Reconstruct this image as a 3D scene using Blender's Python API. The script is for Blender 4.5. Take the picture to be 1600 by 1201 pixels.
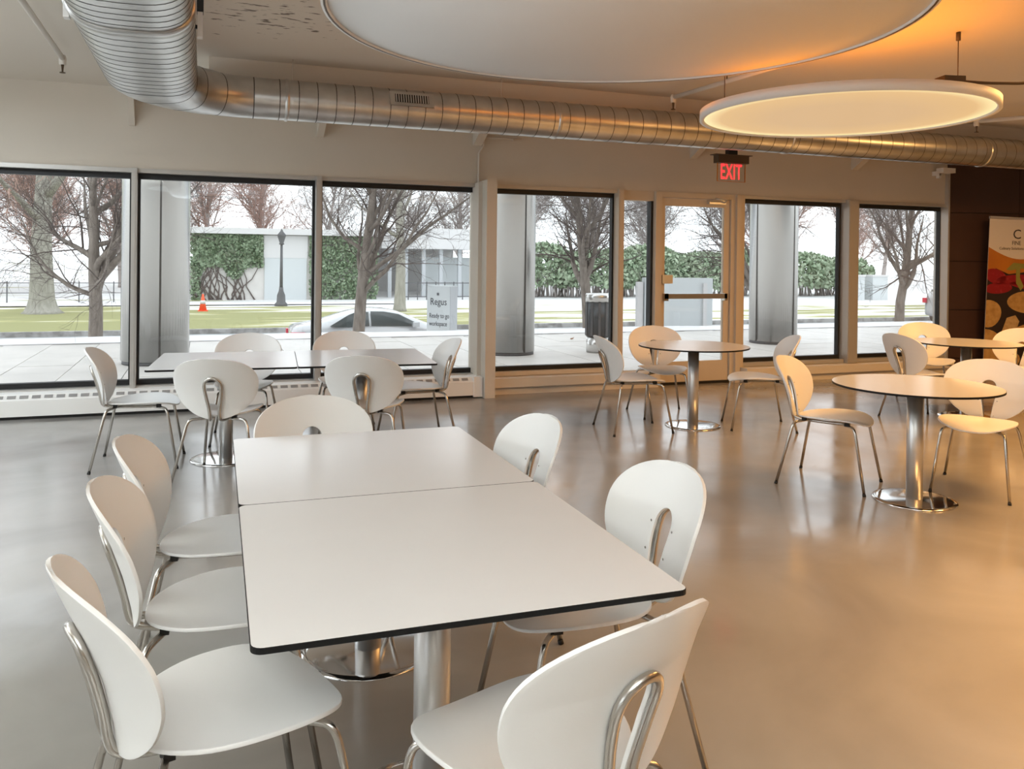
import bpy, math, random
import numpy as np
from mathutils import Vector, Matrix, Quaternion
PI = math.pi
for o in list(bpy.data.objects): bpy.data.objects.remove(o)
SC = bpy.context.scene
COL = SC.collection

# ------------------------------------------------------------------ camera
yaw, pitch, roll = math.radians(20.201), math.radians(0.316), math.radians(0.659)
fw = Vector((math.sin(yaw)*math.cos(pitch), math.cos(yaw)*math.cos(pitch), -math.sin(pitch)))
rt = Vector((math.cos(yaw), -math.sin(yaw), 0)); up = rt.cross(fw)
r2 = rt*math.cos(roll)+up*math.sin(roll); u2 = -rt*math.sin(roll)+up*math.cos(roll)
cd = bpy.data.cameras.new('camera'); cam = bpy.data.objects.new('camera', cd); COL.objects.link(cam)
M = Matrix((r2, u2, -fw)).transposed().to_4x4(); M.translation = (0, 0, 1.51); cam.matrix_world = M
cd.sensor_width = 36; cd.lens = 1306.19/1600*36; cd.shift_y = -(600.5-412.61)/1600
cd.clip_start = .05; cd.clip_end = 400
SC.camera = cam
# ------------------------------------------------------------------ world, lamps, exposure
W = bpy.data.worlds.new('world'); SC.world = W; W.use_nodes = True
bg = W.node_tree.nodes['Background']; bg.inputs[0].default_value = (.90, .95, 1, 1); bg.inputs[1].default_value = 2.5
SC.view_settings.view_transform = 'Standard'; SC.view_settings.look = 'None'
SC.view_settings.gamma = 1; SC.view_settings.use_curve_mapping = False
SC.view_settings.exposure = 0.0
def area(name, loc, size, energy, color, rot=(0, 0, 0), shape='DISK', sy=None, spread=180):
    l = bpy.data.lights.new(name, 'AREA'); l.shape = shape; l.size = size; l.energy = energy; l.color = color
    l.spread = math.radians(spread)
    if sy: l.size_y = sy
    o = bpy.data.objects.new(name, l); o.location = loc; o.rotation_euler = rot; COL.objects.link(o); return o
WARM = (1, .51, .155); NEUT = (.80, .91, 1)
# neutral fill and uplights added out of frame; warm ceiling lamps to the right
UP = (PI, 0, 0)
area('fill_light_behind', (0, -2.2, 3.0), 2.4, 25, NEUT)
area('fill_light_left_window', (-2.5, 6.3, 3.0), 1.6, 95, NEUT)  # unseen fill added to brighten heater, far tables and left floor
area('fill_up_behind', (-.4, -1.0, 2.45), 2.4, 310, NEUT, UP)  # upward fill added to lift ceiling and wall brightness
area('fill_up_left', (-3.2, 3.2, 2.45), 1.8, 210, NEUT, UP)
area('warm_lamp_right', (4.0, 1.2, 2.95), 1.6, 110, WARM, spread=105)
area('warm_lamp_mid_right', (5.9, 3.6, 2.95), 1.6, 125, WARM)
area('warm_lamp_far_right', (8.2, 5.2, 2.95), .9, 120, WARM)
area('warm_fill_up_right', (7.5, 1.5, 2.45), 2.2, 40, (1, .40, .08), UP)  # unseen orange fill added to warm the right side of the ceiling

# ------------------------------------------------------------------ materials
def mat(name, col, rough=.5, metal=0., spec=.5, coat=0., emit=None, estr=1., noise=None, bump=None, alpha=None):
    m = bpy.data.materials.new(name); m.use_nodes = True; nt = m.node_tree; b = nt.nodes['Principled BSDF']
    b.inputs['Base Color'].default_value = (*col, 1); b.inputs['Roughness'].default_value = rough
    b.inputs['Metallic'].default_value = metal; b.inputs['Specular IOR Level'].default_value = spec
    b.inputs['Coat Weight'].default_value = coat
    if emit: b.inputs['Emission Color'].default_value = (*emit, 1); b.inputs['Emission Strength'].default_value = estr
    if noise:   # (scale, second colour, lo, hi, detail)
        sc, c2, lo, hi = noise[:4]
        tc = nt.nodes.new('ShaderNodeTexCoord'); n = nt.nodes.new('ShaderNodeTexNoise'); n.inputs['Scale'].default_value = sc
        n.inputs['Detail'].default_value = noise[4] if len(noise) > 4 else 5
        if len(noise) > 5:
            mp = nt.nodes.new('ShaderNodeMapping'); mp.inputs['Scale'].default_value = noise[5]
            nt.links.new(tc.outputs['Object'], mp.inputs[0]); nt.links.new(mp.outputs[0], n.inputs['Vector'])
        else: nt.links.new(tc.outputs['Object'], n.inputs['Vector'])
        r = nt.nodes.new('ShaderNodeValToRGB'); e = r.color_ramp.elements
        e[0].position = lo; e[0].color = (*col, 1); e[1].position = hi; e[1].color = (*c2, 1)
        nt.links.new(n.outputs['Fac'], r.inputs[0]); nt.links.new(r.outputs[0], b.inputs['Base Color'])
    if bump:
        tc = nt.nodes.new('ShaderNodeTexCoord'); n = nt.nodes.new('ShaderNodeTexNoise'); n.inputs['Scale'].default_value = bump[0]
        n.inputs['Detail'].default_value = 4
        bp = nt.nodes.new('ShaderNodeBump'); bp.inputs['Strength'].default_value = bump[1]; bp.inputs['Distance'].default_value = bump[2] if len(bump) > 2 else .01
        nt.links.new(tc.outputs['Object'], n.inputs['Vector']); nt.links.new(n.outputs['Fac'], bp.inputs['Height']); nt.links.new(bp.outputs[0], b.inputs['Normal'])
    return m
MT = {}
MT['wall'] = mat('wall_paint', (.64, .585, .50), .7, noise=(1.2, (.67, .61, .53), .3, .7))
MT['ceil'] = mat('ceiling_paint', (.66, .60, .52), .8)
MT['white'] = mat('white_lacquer', (.83, .82, .80), .38, bump=(300, .02))
MT['lam'] = mat('white_laminate', (.745, .745, .745), .17, spec=.6, noise=(2.5, (.725, .725, .725), .35, .7))
MT['core'] = mat('black_core', (.010, .010, .010), .5, spec=.2)
MT['steel'] = mat('brushed_steel', (.56, .53, .49), .24, 1)
MT['chrome'] = mat('polished_steel', (.78, .77, .76), .09, 1)
MT['alu'] = mat('satin_aluminium', (.72, .71, .70), .38, .85)
MT['duct'] = mat('galvanised_steel', (.66, .65, .63), .30, 1, noise=(5, (.52, .51, .50), .35, .7))
MT['seam'] = mat('dark_seam', (.07, .065, .06), .6, .3)
MT['frame'] = mat('silver_frame', (.52, .50, .47), .42, .5)
MT['frameb'] = mat('beige_frame', (.60, .52, .42), .5)
MT['black'] = mat('black_metal', (.008, .008, .009), .5)
MT['rubber'] = mat('black_rubber', (.015, .014, .013), .7)
MT['heat'] = mat('heater_enamel', (.86, .85, .82), .45)
MT['slot'] = mat('grille_shadow', (.30, .29, .28), .7)
MT['pipe'] = mat('white_pipe', (.68, .63, .56), .5)
MT['panel'] = mat('brown_panel', (.055, .026, .020), .42, noise=(2, (.065, .032, .024), .3, .7))
MT['disc'] = mat('white_disc', (.78, .76, .74), .6)
MT['brown'] = mat('bronze_housing', (.09, .055, .03), .5, .2)
MT['red'] = mat('red_letters', (.8, .02, .03), .5, emit=(1, .04, .045), estr=1.5)
MT['print_w'] = mat('banner_white', (.70, .64, .57), .6)
MT['print_k'] = mat('banner_black', (.03, .025, .03), .6)
MT['print_o'] = mat('banner_orange', (.50, .17, .012), .55, noise=(3, (.40, .12, .01), .35, .7))
MT['print_d'] = mat('banner_dark', (.02, .010, .008), .55)
MT['print_r'] = mat('chili_red', (.26, .006, .012), .45, noise=(22, (.36, .03, .04), .55, .72))
MT['print_m'] = mat('mushroom_tan', (.52, .31, .10), .55, noise=(14, (.36, .19, .05), .4, .75))
MT['print_s'] = mat('mushroom_stem', (.56, .38, .17), .55, noise=(18, (.40, .25, .09), .4, .75))
MT['print_g'] = mat('pepper_green', (.26, .25, .05), .5)
MT['redpanel'] = mat('red_panel', (.22, .006, .008), .5)
# outdoors
MT['slab'] = mat('pale_concrete', (.64, .615, .585), .45, noise=(1.3, (.56, .54, .515), .4, .68))
MT['joint'] = mat('dark_joint', (.16, .15, .14), .8)
MT['snow'] = mat('snow', (.78, .78, .79), .8, noise=(3, (.80, .80, .80), .55, .8), bump=(6, .3, .05))
MT['road'] = mat('wet_asphalt', (.27, .28, .29), .5, noise=(.6, (.40, .41, .42), .35, .7))
MT['kerb'] = mat('kerb_stone', (.20, .19, .18), .8, noise=(3, (.35, .34, .33), .4, .6))
MT['bark'] = mat('grey_bark', (.15, .125, .105), .9, noise=(14, (.26, .225, .195), .35, .7, 6, (1, 1, .25)), bump=(30, .6, .02))
MT['barkp'] = mat('pale_bark', (.25, .24, .205), .9, noise=(10, (.35, .335, .295), .35, .7, 6, (1, 1, .25)), bump=(20, .5, .03))
MT['twig'] = mat('dark_twig', (.12, .095, .085), .9)
MT['twigr'] = mat('reddish_twig', (.42, .27, .22), .9)  # far twigs, lightened in place of distance haze
MT['twigg'] = mat('grey_twig', (.40, .36, .34), .9)  # haze mixed into this grey too
MT['ivy'] = mat('ivy_leaf', (.17, .24, .14), .6, noise=(2.5, (.30, .38, .26), .35, .7))  # leaf tones paled to suggest haze
MT['hedge'] = mat('evergreen_leaf', (.22, .30, .19), .7, noise=(1.2, (.38, .44, .32), .35, .7))  # green paled for the hazy distance
MT['conc'] = mat('grey_concrete', (.52, .50, .48), .8, noise=(1.2, (.60, .58, .55), .35, .7))
MT['concl'] = mat('pale_fascia', (.58, .575, .575), .7)
MT['mdoor'] = mat('grey_metal_panel', (.52, .55, .56), .5)
MT['sign'] = mat('grey_sign', (.54, .57, .58), .45)
MT['signd'] = mat('sign_side', (.45, .47, .49), .5)
MT['ink'] = mat('sign_ink', (.06, .06, .07), .6)
MT['car'] = mat('silver_paint', (.46, .47, .48), .22, .25, coat=.6)
MT['carglass'] = mat('dark_car_glass', (.05, .06, .06), .05, 0, .8)
MT['tyre'] = mat('tyre', (.02, .02, .02), .8)
MT['tail'] = mat('tail_lamp_red', (.60, .03, .06), .3)
MT['cone'] = mat('orange_cone', (.85, .10, .03), .5)
MT['iron'] = mat('dark_iron', (.10, .10, .105), .6)
MT['leaf'] = mat('dry_leaf', (.25, .12, .05), .8)
MT['steelcol'] = mat('column_steel', (.72, .72, .71), .27, 1, noise=(.9, (.60, .60, .59), .35, .7, 3, (1, 1, .15)))
MT['bin_k'] = mat('dark_bin', (.06, .065, .07), .35)

def glass_mat(name, tint, refl):
    m = bpy.data.materials.new(name); m.use_nodes = True; nt = m.node_tree; nt.nodes.clear()
    out = nt.nodes.new('ShaderNodeOutputMaterial'); mx = nt.nodes.new('ShaderNodeMixShader')
    t = nt.nodes.new('ShaderNodeBsdfTransparent'); t.inputs[0].default_value = (*tint, 1)
    g = nt.nodes.new('ShaderNodeBsdfGlossy'); g.inputs['Roughness'].default_value = 0.0; g.inputs[0].default_value = (1, 1, 1, 1)
    f = nt.nodes.new('ShaderNodeFresnel'); f.inputs[0].default_value = refl
    nt.links.new(f.outputs[0], mx.inputs[0]); nt.links.new(t.outputs[0], mx.inputs[1]); nt.links.new(g.outputs[0], mx.inputs[2]); nt.links.new(mx.outputs[0], out.inputs[0])
    return m
MT['glass'] = glass_mat('window_glass', (.97, .98, .975), 1.35)
MT['acryl'] = glass_mat('clear_acrylic', (.93, .93, .92), 1.3)

def lamp_mat():
    m = bpy.data.materials.new('lamp_diffuser'); m.use_nodes = True; nt = m.node_tree; b = nt.nodes['Principled BSDF']
    # edge-lit diffuser: brightest along its rim where the tubes are
    tc = nt.nodes.new('ShaderNodeTexCoord'); vl = nt.nodes.new('ShaderNodeVectorMath'); vl.operation = 'LENGTH'
    nt.links.new(tc.outputs['Object'], vl.inputs[0])
    r = nt.nodes.new('ShaderNodeValToRGB'); e = r.color_ramp.elements
    e[0].position = .45; e[0].color = (.60, .39, .20, 1); e[1].position = .945; e[1].color = (1.0, .88, .46, 1)
    k = e.new(.80); k.color = (.68, .44, .20, 1)
    nt.links.new(vl.outputs['Value'], r.inputs[0]); nt.links.new(r.outputs[0], b.inputs['Emission Color'])
    b.inputs['Emission Strength'].default_value = 1.05; b.inputs['Base Color'].default_value = (.1, .1, .1, 1)
    return m
MT['lampglow'] = lamp_mat()
MT['uplight'] = mat('lamp_uplight', (.5, .3, .1), .5, emit=(1, .30, .015), estr=2.4)

def floor_mat():
    m = mat('polished_concrete', (.36, .34, .31), .3, spec=.8); nt = m.node_tree; b = nt.nodes['Principled BSDF']
    tc = nt.nodes.new('ShaderNodeTexCoord')
    n1 = nt.nodes.new('ShaderNodeTexNoise'); n1.inputs['Scale'].default_value = .9; n1.inputs['Detail'].default_value = 6; n1.inputs['Distortion'].default_value = .6
    r = nt.nodes.new('ShaderNodeValToRGB'); e = r.color_ramp.elements
    e[0].position = .32; e[0].color = (.25, .235, .215, 1); e[1].position = .7; e[1].color = (.35, .335, .31, 1)
    nt.links.new(tc.outputs['Object'], n1.inputs['Vector']); nt.links.new(n1.outputs['Fac'], r.inputs[0]); nt.links.new(r.outputs[0], b.inputs['Base Color'])
    n2 = nt.nodes.new('ShaderNodeTexNoise'); n2.inputs['Scale'].default_value = 2.2; n2.inputs['Detail'].default_value = 4
    mr = nt.nodes.new('ShaderNodeMapRange'); mr.inputs[1].default_value = .3; mr.inputs[2].default_value = .7; mr.inputs[3].default_value = .10; mr.inputs[4].default_value = .24
    nt.links.new(tc.outputs['Object'], n2.inputs['Vector']); nt.links.new(n2.outputs['Fac'], mr.inputs[0]); nt.links.new(mr.outputs[0], b.inputs['Roughness'])
    n3 = nt.nodes.new('ShaderNodeTexNoise'); n3.inputs['Scale'].default_value = 3.5; n3.inputs['Detail'].default_value = 3
    bp = nt.nodes.new('ShaderNodeBump'); bp.inputs['Strength'].default_value = .05; bp.inputs['Distance'].default_value = .02
    nt.links.new(tc.outputs['Object'], n3.inputs['Vector']); nt.links.new(n3.outputs['Fac'], bp.inputs['Height']); nt.links.new(bp.outputs[0], b.inputs['Normal'])
    return m
MT['floor'] = floor_mat()

def ceil_mat():
    m = MT['ceil']; nt = m.node_tree; b = nt.nodes['Principled BSDF']
    tc = nt.nodes.new('ShaderNodeTexCoord')
    mp = nt.nodes.new('ShaderNodeMapping'); mp.inputs['Scale'].default_value = (9, 20, 1); nt.links.new(tc.outputs['Object'], mp.inputs[0])
    n = nt.nodes.new('ShaderNodeTexNoise'); n.inputs['Scale'].default_value = 1; n.inputs['Detail'].default_value = 5; nt.links.new(mp.outputs[0], n.inputs['Vector'])
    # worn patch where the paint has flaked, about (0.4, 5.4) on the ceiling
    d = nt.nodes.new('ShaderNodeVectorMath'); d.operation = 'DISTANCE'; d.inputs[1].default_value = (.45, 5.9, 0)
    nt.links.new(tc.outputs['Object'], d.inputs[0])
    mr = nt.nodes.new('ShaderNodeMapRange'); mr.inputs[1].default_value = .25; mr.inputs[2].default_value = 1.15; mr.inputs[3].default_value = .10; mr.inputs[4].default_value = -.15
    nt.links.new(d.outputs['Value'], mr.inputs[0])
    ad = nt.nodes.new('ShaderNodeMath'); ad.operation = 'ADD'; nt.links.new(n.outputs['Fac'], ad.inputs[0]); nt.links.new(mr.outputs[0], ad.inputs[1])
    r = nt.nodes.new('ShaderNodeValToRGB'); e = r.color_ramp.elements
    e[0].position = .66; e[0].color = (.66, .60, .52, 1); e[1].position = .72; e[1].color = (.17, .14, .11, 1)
    nt.links.new(ad.outputs[0], r.inputs[0]); nt.links.new(r.outputs[0], b.inputs['Base Color'])
ceil_mat()

def lawn_mat():
    m = mat('lawn_with_snow', (.4, .42, .1), .9); nt = m.node_tree; b = nt.nodes['Principled BSDF']
    tc = nt.nodes.new('ShaderNodeTexCoord'); sx = nt.nodes.new('ShaderNodeSeparateXYZ'); nt.links.new(tc.outputs['Object'], sx.inputs[0])
    mp = nt.nodes.new('ShaderNodeMapping'); mp.inputs['Scale'].default_value = (.10, .55, 1); nt.links.new(tc.outputs['Object'], mp.inputs[0])
    n = nt.nodes.new('ShaderNodeTexNoise'); n.inputs['Scale'].default_value = 1.6; n.inputs['Detail'].default_value = 6; nt.links.new(mp.outputs[0], n.inputs['Vector'])
    mr = nt.nodes.new('ShaderNodeMapRange'); mr.inputs[1].default_value = -6; mr.inputs[2].default_value = 14; mr.inputs[3].default_value = -.16; mr.inputs[4].default_value = .06
    nt.links.new(sx.outputs['X'], mr.inputs[0])
    my = nt.nodes.new('ShaderNodeMapRange'); my.inputs[1].default_value = 38; my.inputs[2].default_value = 50; my.inputs[3].default_value = -.06; my.inputs[4].default_value = .26
    nt.links.new(sx.outputs['Y'], my.inputs[0])
    a = nt.nodes.new('ShaderNodeMath'); a.operation = 'ADD'; nt.links.new(n.outputs['Fac'], a.inputs[0]); nt.links.new(mr.outputs[0], a.inputs[1])
    a2 = nt.nodes.new('ShaderNodeMath'); a2.operation = 'ADD'; nt.links.new(a.outputs[0], a2.inputs[0]); nt.links.new(my.outputs[0], a2.inputs[1])
    r = nt.nodes.new('ShaderNodeValToRGB'); e = r.color_ramp.elements
    e[0].position = .40; e[0].color = (.25, .25, .105, 1); e[1].position = .52; e[1].color = (.66, .66, .66, 1)
    k = e.new(.44); k.color = (.36, .345, .15, 1)
    nt.links.new(a2.outputs[0], r.inputs[0]); nt.links.new(r.outputs[0], b.inputs['Base Color'])
    return m
MT['lawn'] = lawn_mat()

# ------------------------------------------------------------------ mesh helpers
class MB:
    def __init__(s): s.v = []; s.f = []; s.m = []; s.s = []
    def add(s, vs, fs, mi=0, smooth=False):
        o = len(s.v); s.v += [tuple(v) for v in vs]
        for f in fs: s.f.append(tuple(i+o for i in f)); s.m.append(mi); s.s.append(smooth)
        return s
    def box(s, a, b, mi=0):
        x0, y0, z0 = a; x1, y1, z1 = b
        return s.add([(x0,y0,z0),(x1,y0,z0),(x1,y1,z0),(x0,y1,z0),(x0,y0,z1),(x1,y0,z1),(x1,y1,z1),(x0,y1,z1)],
            [(0,3,2,1),(4,5,6,7),(0,1,5,4),(1,2,6,5),(2,3,7,6),(3,0,4,7)], mi)
    def tube(s, path, r, n=8, mi=0, cap=True, smooth=True, closed=False):
        P = [Vector(p) for p in path]; k = len(P)
        R = r if hasattr(r, '__len__') else [r]*k
        T = []
        for i in range(k):
            a = P[i-1] if (i or closed) else P[i]; b = P[(i+1) % k] if (i < k-1 or closed) else P[i]
            t = (b-a); T.append(t.normalized() if t.length > 1e-9 else Vector((0, 0, 1)))
        ref = Vector((0, 0, 1)) if abs(T[0].z) < .9 else Vector((1, 0, 0))
        N = (ref-T[0]*ref.dot(T[0])).normalized(); vs = []
        for i in range(k):
            N = (N-T[i]*N.dot(T[i]));
            N = N.normalized() if N.length > 1e-6 else T[i].orthogonal().normalized()
            B = T[i].cross(N)
            for j in range(n):
                a = 2*PI*j/n; vs.append(P[i]+(N*math.cos(a)+B*math.sin(a))*R[i])
        fs = []
        for i in range(k if closed else k-1):
            for j in range(n):
                i2 = (i+1) % k; fs.append((i*n+j, i*n+(j+1) % n, i2*n+(j+1) % n, i2*n+j))
        s.add(vs, fs, mi, smooth)
        if cap and not closed:
            o = len(s.v)-len(vs); s.f.append(tuple(o+j for j in range(n))[::-1]); s.m.append(mi); s.s.append(False)
            s.f.append(tuple(o+(k-1)*n+j for j in range(n))); s.m.append(mi); s.s.append(False)
        return s
    def lathe(s, prof, n=32, c=(0, 0), mi=0, smooth=True, cap=True):
        vs = []; k = len(prof)
        for r, z in prof:
            for j in range(n):
                a = 2*PI*j/n; vs.append((c[0]+r*math.cos(a), c[1]+r*math.sin(a), z))
        fs = [(i*n+j, i*n+(j+1) % n, (i+1)*n+(j+1) % n, (i+1)*n+j) for i in range(k-1) for j in range(n)]
        o = len(s.v); s.add(vs, fs, mi, smooth)
        if not cap: return s
        if prof[0][0] > 1e-6: s.f.append(tuple(o+j for j in range(n))[::-1]); s.m.append(mi); s.s.append(False)
        if prof[-1][0] > 1e-6: s.f.append(tuple(o+(k-1)*n+j for j in range(n))); s.m.append(mi); s.s.append(False)
        return s
    def prism(s, poly, z0, z1, mt=0, ms=0, mb=None):   # polygon in xy extruded in z
        n = len(poly); o = len(s.v)
        s.v += [(x, y, z0) for x, y in poly]+[(x, y, z1) for x, y in poly]
        s.f.append(tuple(o+j for j in range(n))[::-1]); s.m.append(ms if mb is None else mb); s.s.append(False)
        s.f.append(tuple(o+n+j for j in range(n))); s.m.append(mt); s.s.append(False)
        for j in range(n):
            s.f.append((o+j, o+(j+1) % n, o+n+(j+1) % n, o+n+j)); s.m.append(ms); s.s.append(False)
        return s
    def xf(s, M):
        s.v = [tuple(M @ Vector(v)) for v in s.v]; return s
    def mesh(s, name, mats):
        me = bpy.data.meshes.new(name); me.from_pydata(s.v, [], s.f)
        for m in (mats if isinstance(mats, (list, tuple)) else [mats]): me.materials.append(m)
        me.polygons.foreach_set('material_index', s.m); me.polygons.foreach_set('use_smooth', s.s); me.update()
        return me
def link(name, me, parent=None, loc=None, rot=None):
    o = bpy.data.objects.new(name, me); COL.objects.link(o)
    if parent: o.parent = parent
    if loc: o.location = loc
    if rot: o.rotation_euler = rot
    return o
def part(name, mb, m, parent=None, **k): return link(name, mb.mesh(name, m), parent, **k)
def tag(o, label, cat, group=None):
    o['label'] = label; o['category'] = cat
    if group: o['group'] = group
    return o
def struct(o, label=None):
    o['kind'] = 'structure'
    if label: o['label'] = label
    return o
def thing(name, label, cat, loc=(0, 0, 0), rz=0, group=None):
    o = bpy.data.objects.new(name, None); COL.objects.link(o); o.location = loc; o.rotation_euler = (0, 0, rz); o.empty_display_size = .1
    return tag(o, label, cat, group)
def copy_tree(root, loc, rz, label):
    def rec(o, par):
        c = o.copy(); COL.objects.link(c)
        if par: c.parent = par; c.matrix_parent_inverse = o.matrix_parent_inverse.copy()
        for ch in o.children: rec(ch, c)
        return c
    r = rec(root, None); r.location = loc; r.rotation_euler = (0, 0, rz); r['label'] = label
    return r
def recalc(me):
    import bmesh
    b = bmesh.new(); b.from_mesh(me); bmesh.ops.remove_doubles(b, verts=b.verts, dist=1e-5); bmesh.ops.recalc_face_normals(b, faces=b.faces); b.to_mesh(me); b.free(); me.update()
def rrect(w, h, r, n=5):
    out = []
    for cx, cy, a0 in ((w/2-r, h/2-r, 0), (-w/2+r, h/2-r, 90), (-w/2+r, -h/2+r, 180), (w/2-r, -h/2+r, 270)):
        for i in range(n+1):
            a = math.radians(a0+90*i/n); out.append((cx+r*math.cos(a), cy+r*math.sin(a)))
    return out
def text_mesh(txt, size, font_w=1.0, extr=.001, spacing=1.0, bold=0.):
    cu = bpy.data.curves.new('txt', 'FONT'); cu.body = txt; cu.size = size; cu.extrude = extr; cu.resolution_u = 3; cu.space_character = spacing; cu.offset = bold
    o = bpy.data.objects.new('txt', cu); COL.objects.link(o)
    dg = bpy.context.evaluated_depsgraph_get(); me = bpy.data.meshes.new_from_object(o.evaluated_get(dg))
    bpy.data.objects.remove(o); me.transform(Matrix.Diagonal((font_w, 1, 1, 1)))
    return me
def smooth_path(pts, n=6):   # Catmull-Rom through the points
    P = [Vector(p) for p in pts]; out = []
    for i in range(len(P)-1):
        a = P[max(i-1, 0)]; b = P[i]; c = P[i+1]; d = P[min(i+2, len(P)-1)]
        for k in range(n):
            t = k/n; out.append(.5*((2*b)+(c-a)*t+(2*a-5*b+4*c-d)*t*t+(3*b-a-3*c+d)*t**3))
    out.append(P[-1]); return out

# ------------------------------------------------------------------ room shell
CZ = 3.14; YW = 8.92
XL, XR, YB = -5.0, 14.0, -5.5
def sbox(name, a, b, m, parent=None):
    o = part(name, MB().box(a, b), MT[m], parent)
    if parent is None: struct(o)
    return o
sbox('floor', (XL-.2, YB-.2, -.12), (XR+.2, 9.12, 0), 'floor')
ce = part('ceiling', MB().box((XL-.2, YB-.2, 0), (XR+.2, 9.3, .15)), MT['ceil']); ce.location.z = CZ; struct(ce)
sbox('wall_back', (XL-.2, YB-.2, 0), (XR+.2, YB, CZ), 'wall')
sbox('wall_right', (XR, YB, 0), (XR+.2, 9.2, CZ), 'wall')
wl = part('wall_left', MB().box((XL-.2, YB, 0), (XL, 9.2, .25)).box((XL-.2, YB, 2.4), (XL, 9.2, CZ)).box((XL-.2, YB, .25), (XL, -3.5, 2.4)).box((XL-.2, 8.6, .25), (XL, 9.2, 2.4)), MT['wall']); struct(wl)
sbox('wall_front', (XL, YW, 2.356), (XR, 9.2, CZ), 'wall')
sbox('trim_1', (XL, 8.95, 0), (9.85, 9.2, .19), 'frame')          # sill wall under the glazing
# left glazing (out of frame) keeps the room a glazed corner
wn = part('window_8', MB().box((XL-.12, -3.5, .25), (XL-.06, 8.6, .31)).box((XL-.12, -3.5, 2.33), (XL-.06, 8.6, 2.4)).box((XL-.12, -.5, .31), (XL-.06, -.44, 2.33)).box((XL-.12, 2.5, .31), (XL-.06, 2.56, 2.33)).box((XL-.12, 5.5, .31), (XL-.06, 5.56, 2.33)), MT['frame']); struct(wn)
part('pane', MB().box((XL-.10, -3.5, .31), (XL-.09, 8.6, 2.33)), MT['glass'], wn)

# window bays between mullions
def window(i, x0, x1, fm='frame', zb=.236):
    b = MB().box((x0, 8.90, 2.315), (x1, 9.08, 2.356)).box((x0, 8.90, .19), (x1, 9.08, zb))
    w = struct(part('window_%d' % i, b, MT[fm]))
    k = MB().box((x0, 8.99, 2.262), (x1, 9.07, 2.315)).box((x0, 8.99, zb), (x1, 9.07, zb+.05))
    k.box((x0, 8.99, zb+.05), (x0+.022, 9.06, 2.262)).box((x1-.022, 8.99, zb+.05), (x1, 9.06, 2.262))
    part('gasket', k, MT['black'], w)
    part('pane', MB().box((x0+.022, 9.028, zb+.05), (x1-.022, 9.036, 2.262)), MT['glass'], w)
    return w
window(1, -5.0, -2.43); window(2, -2.38, -.67); window(3, -.619, 1.087); window(4, 1.146, 2.86)
window(5, 2.985, 4.602, 'frameb'); window(6, 6.402, 7.99); window(7, 8.161, 9.76)
def mullion(name, x0, x1, m='frame', y0=8.86):
    b = MB().box((x0, y0, .19), (x1, 9.08, 2.356)).box((x0+.012, y0-.006, .2), (x1-.012, y0, 2.34))
    return struct(part(name, b, MT[m]))
mullion('trim_2', -2.43, -2.38); mullion('trim_3', -.67, -.619); mullion('trim_4', 1.087, 1.146)
mullion('trim_5', 4.602, 4.672, 'frameb'); mullion('trim_6', 8.0, 8.161, 'frame', 8.84)
# boxed post between the bays
pc = MB().box((2.868, 8.60, 0), (2.985, 8.95, 2.375)).box((2.825, 8.76, .2), (2.868, 9.08, 2.356))
struct(part('trim_7', pc, MT['wall']))
# small haunches where the roof beams meet the wall
hx = [(-.70, .055, .36), (1.09, .07, .16), (2.80, .10, .15), (5.60, .09, .15), (8.09, .10, .17)]
for i, (x, w, h) in enumerate(hx):
    z1 = CZ if i == 0 else 2.93; z0 = 2.93-h if i else 2.77
    vs = [(x, 8.60, z1), (x+w, 8.60, z1), (x+w, YW, z1), (x, YW, z1), (x, YW-.02, z0), (x+w, YW-.02, z0), (x+w, YW, z0), (x, YW, z0)]
    m = MB().add(vs, [(3,2,1,0), (4,5,6,7), (0,1,5,4), (1,2,6,5), (2,3,7,6), (3,0,4,7)])
    struct(part('trim_%d' % (8+i), m, MT['wall']))
# right baseboard: low fascia and darker toe
struct(part('baseboard_right', MB().box((2.99, 8.74, .085), (5.12, 8.95, .185)).box((2.99, 8.79, 0), (5.12, 8.95, .085)), MT['wall']))
struct(part('baseboard_right', MB().box((6.35, 8.74, .085), (9.76, 8.95, .185)).box((6.35, 8.79, 0), (9.76, 8.95, .085)), MT['wall']))
# door with sidelight
sl = struct(part('window_9', MB().box((4.672, 8.93, 2.24), (5.115, 9.05, 2.356)).box((4.672, 8.93, 0), (5.115, 9.05, .13)).box((4.672, 8.93, .13), (4.70, 9.05, 2.24)), MT['frameb']))
part('gasket', MB().box((5.085, 8.95, .13), (5.115, 9.05, 2.24)), MT['black'], sl)
part('pane', MB().box((4.70, 9.0, .13), (5.085, 9.008, 2.24)), MT['glass'], sl)
df = struct(part('trim_13', MB().box((5.115, 8.88, 0), (5.20, 9.08, 2.356)).box((6.20, 8.90, 0), (6.26, 9.08, 2.356)).box((6.26, 8.86, 0), (6.33, 9.08, 2.356)).box((6.33, 8.90, 0), (6.402, 9.08, 2.356)).box((5.2, 8.90, 2.29), (6.2, 9.08, 2.356)).box((5.2, 8.92, 0), (6.2, 9.08, .025)), MT['frameb']))
d = struct(part('door_1', MB().box((5.205, 8.93, .03), (5.27, 8.98, 2.285)).box((6.115, 8.93, .03), (6.195, 8.98, 2.285)).box((5.27, 8.93, 2.19), (6.115, 8.98, 2.285)).box((5.27, 8.93, .03), (6.115, 8.98, .28)), MT['frameb']))
part('pane', MB().box((5.27, 8.95, .28), (6.115, 8.956, 2.19)), MT['glass'], d)
part('threshold', MB().box((5.2, 8.90, .0), (6.2, 8.93, .03)), MT['black'], d)
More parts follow.
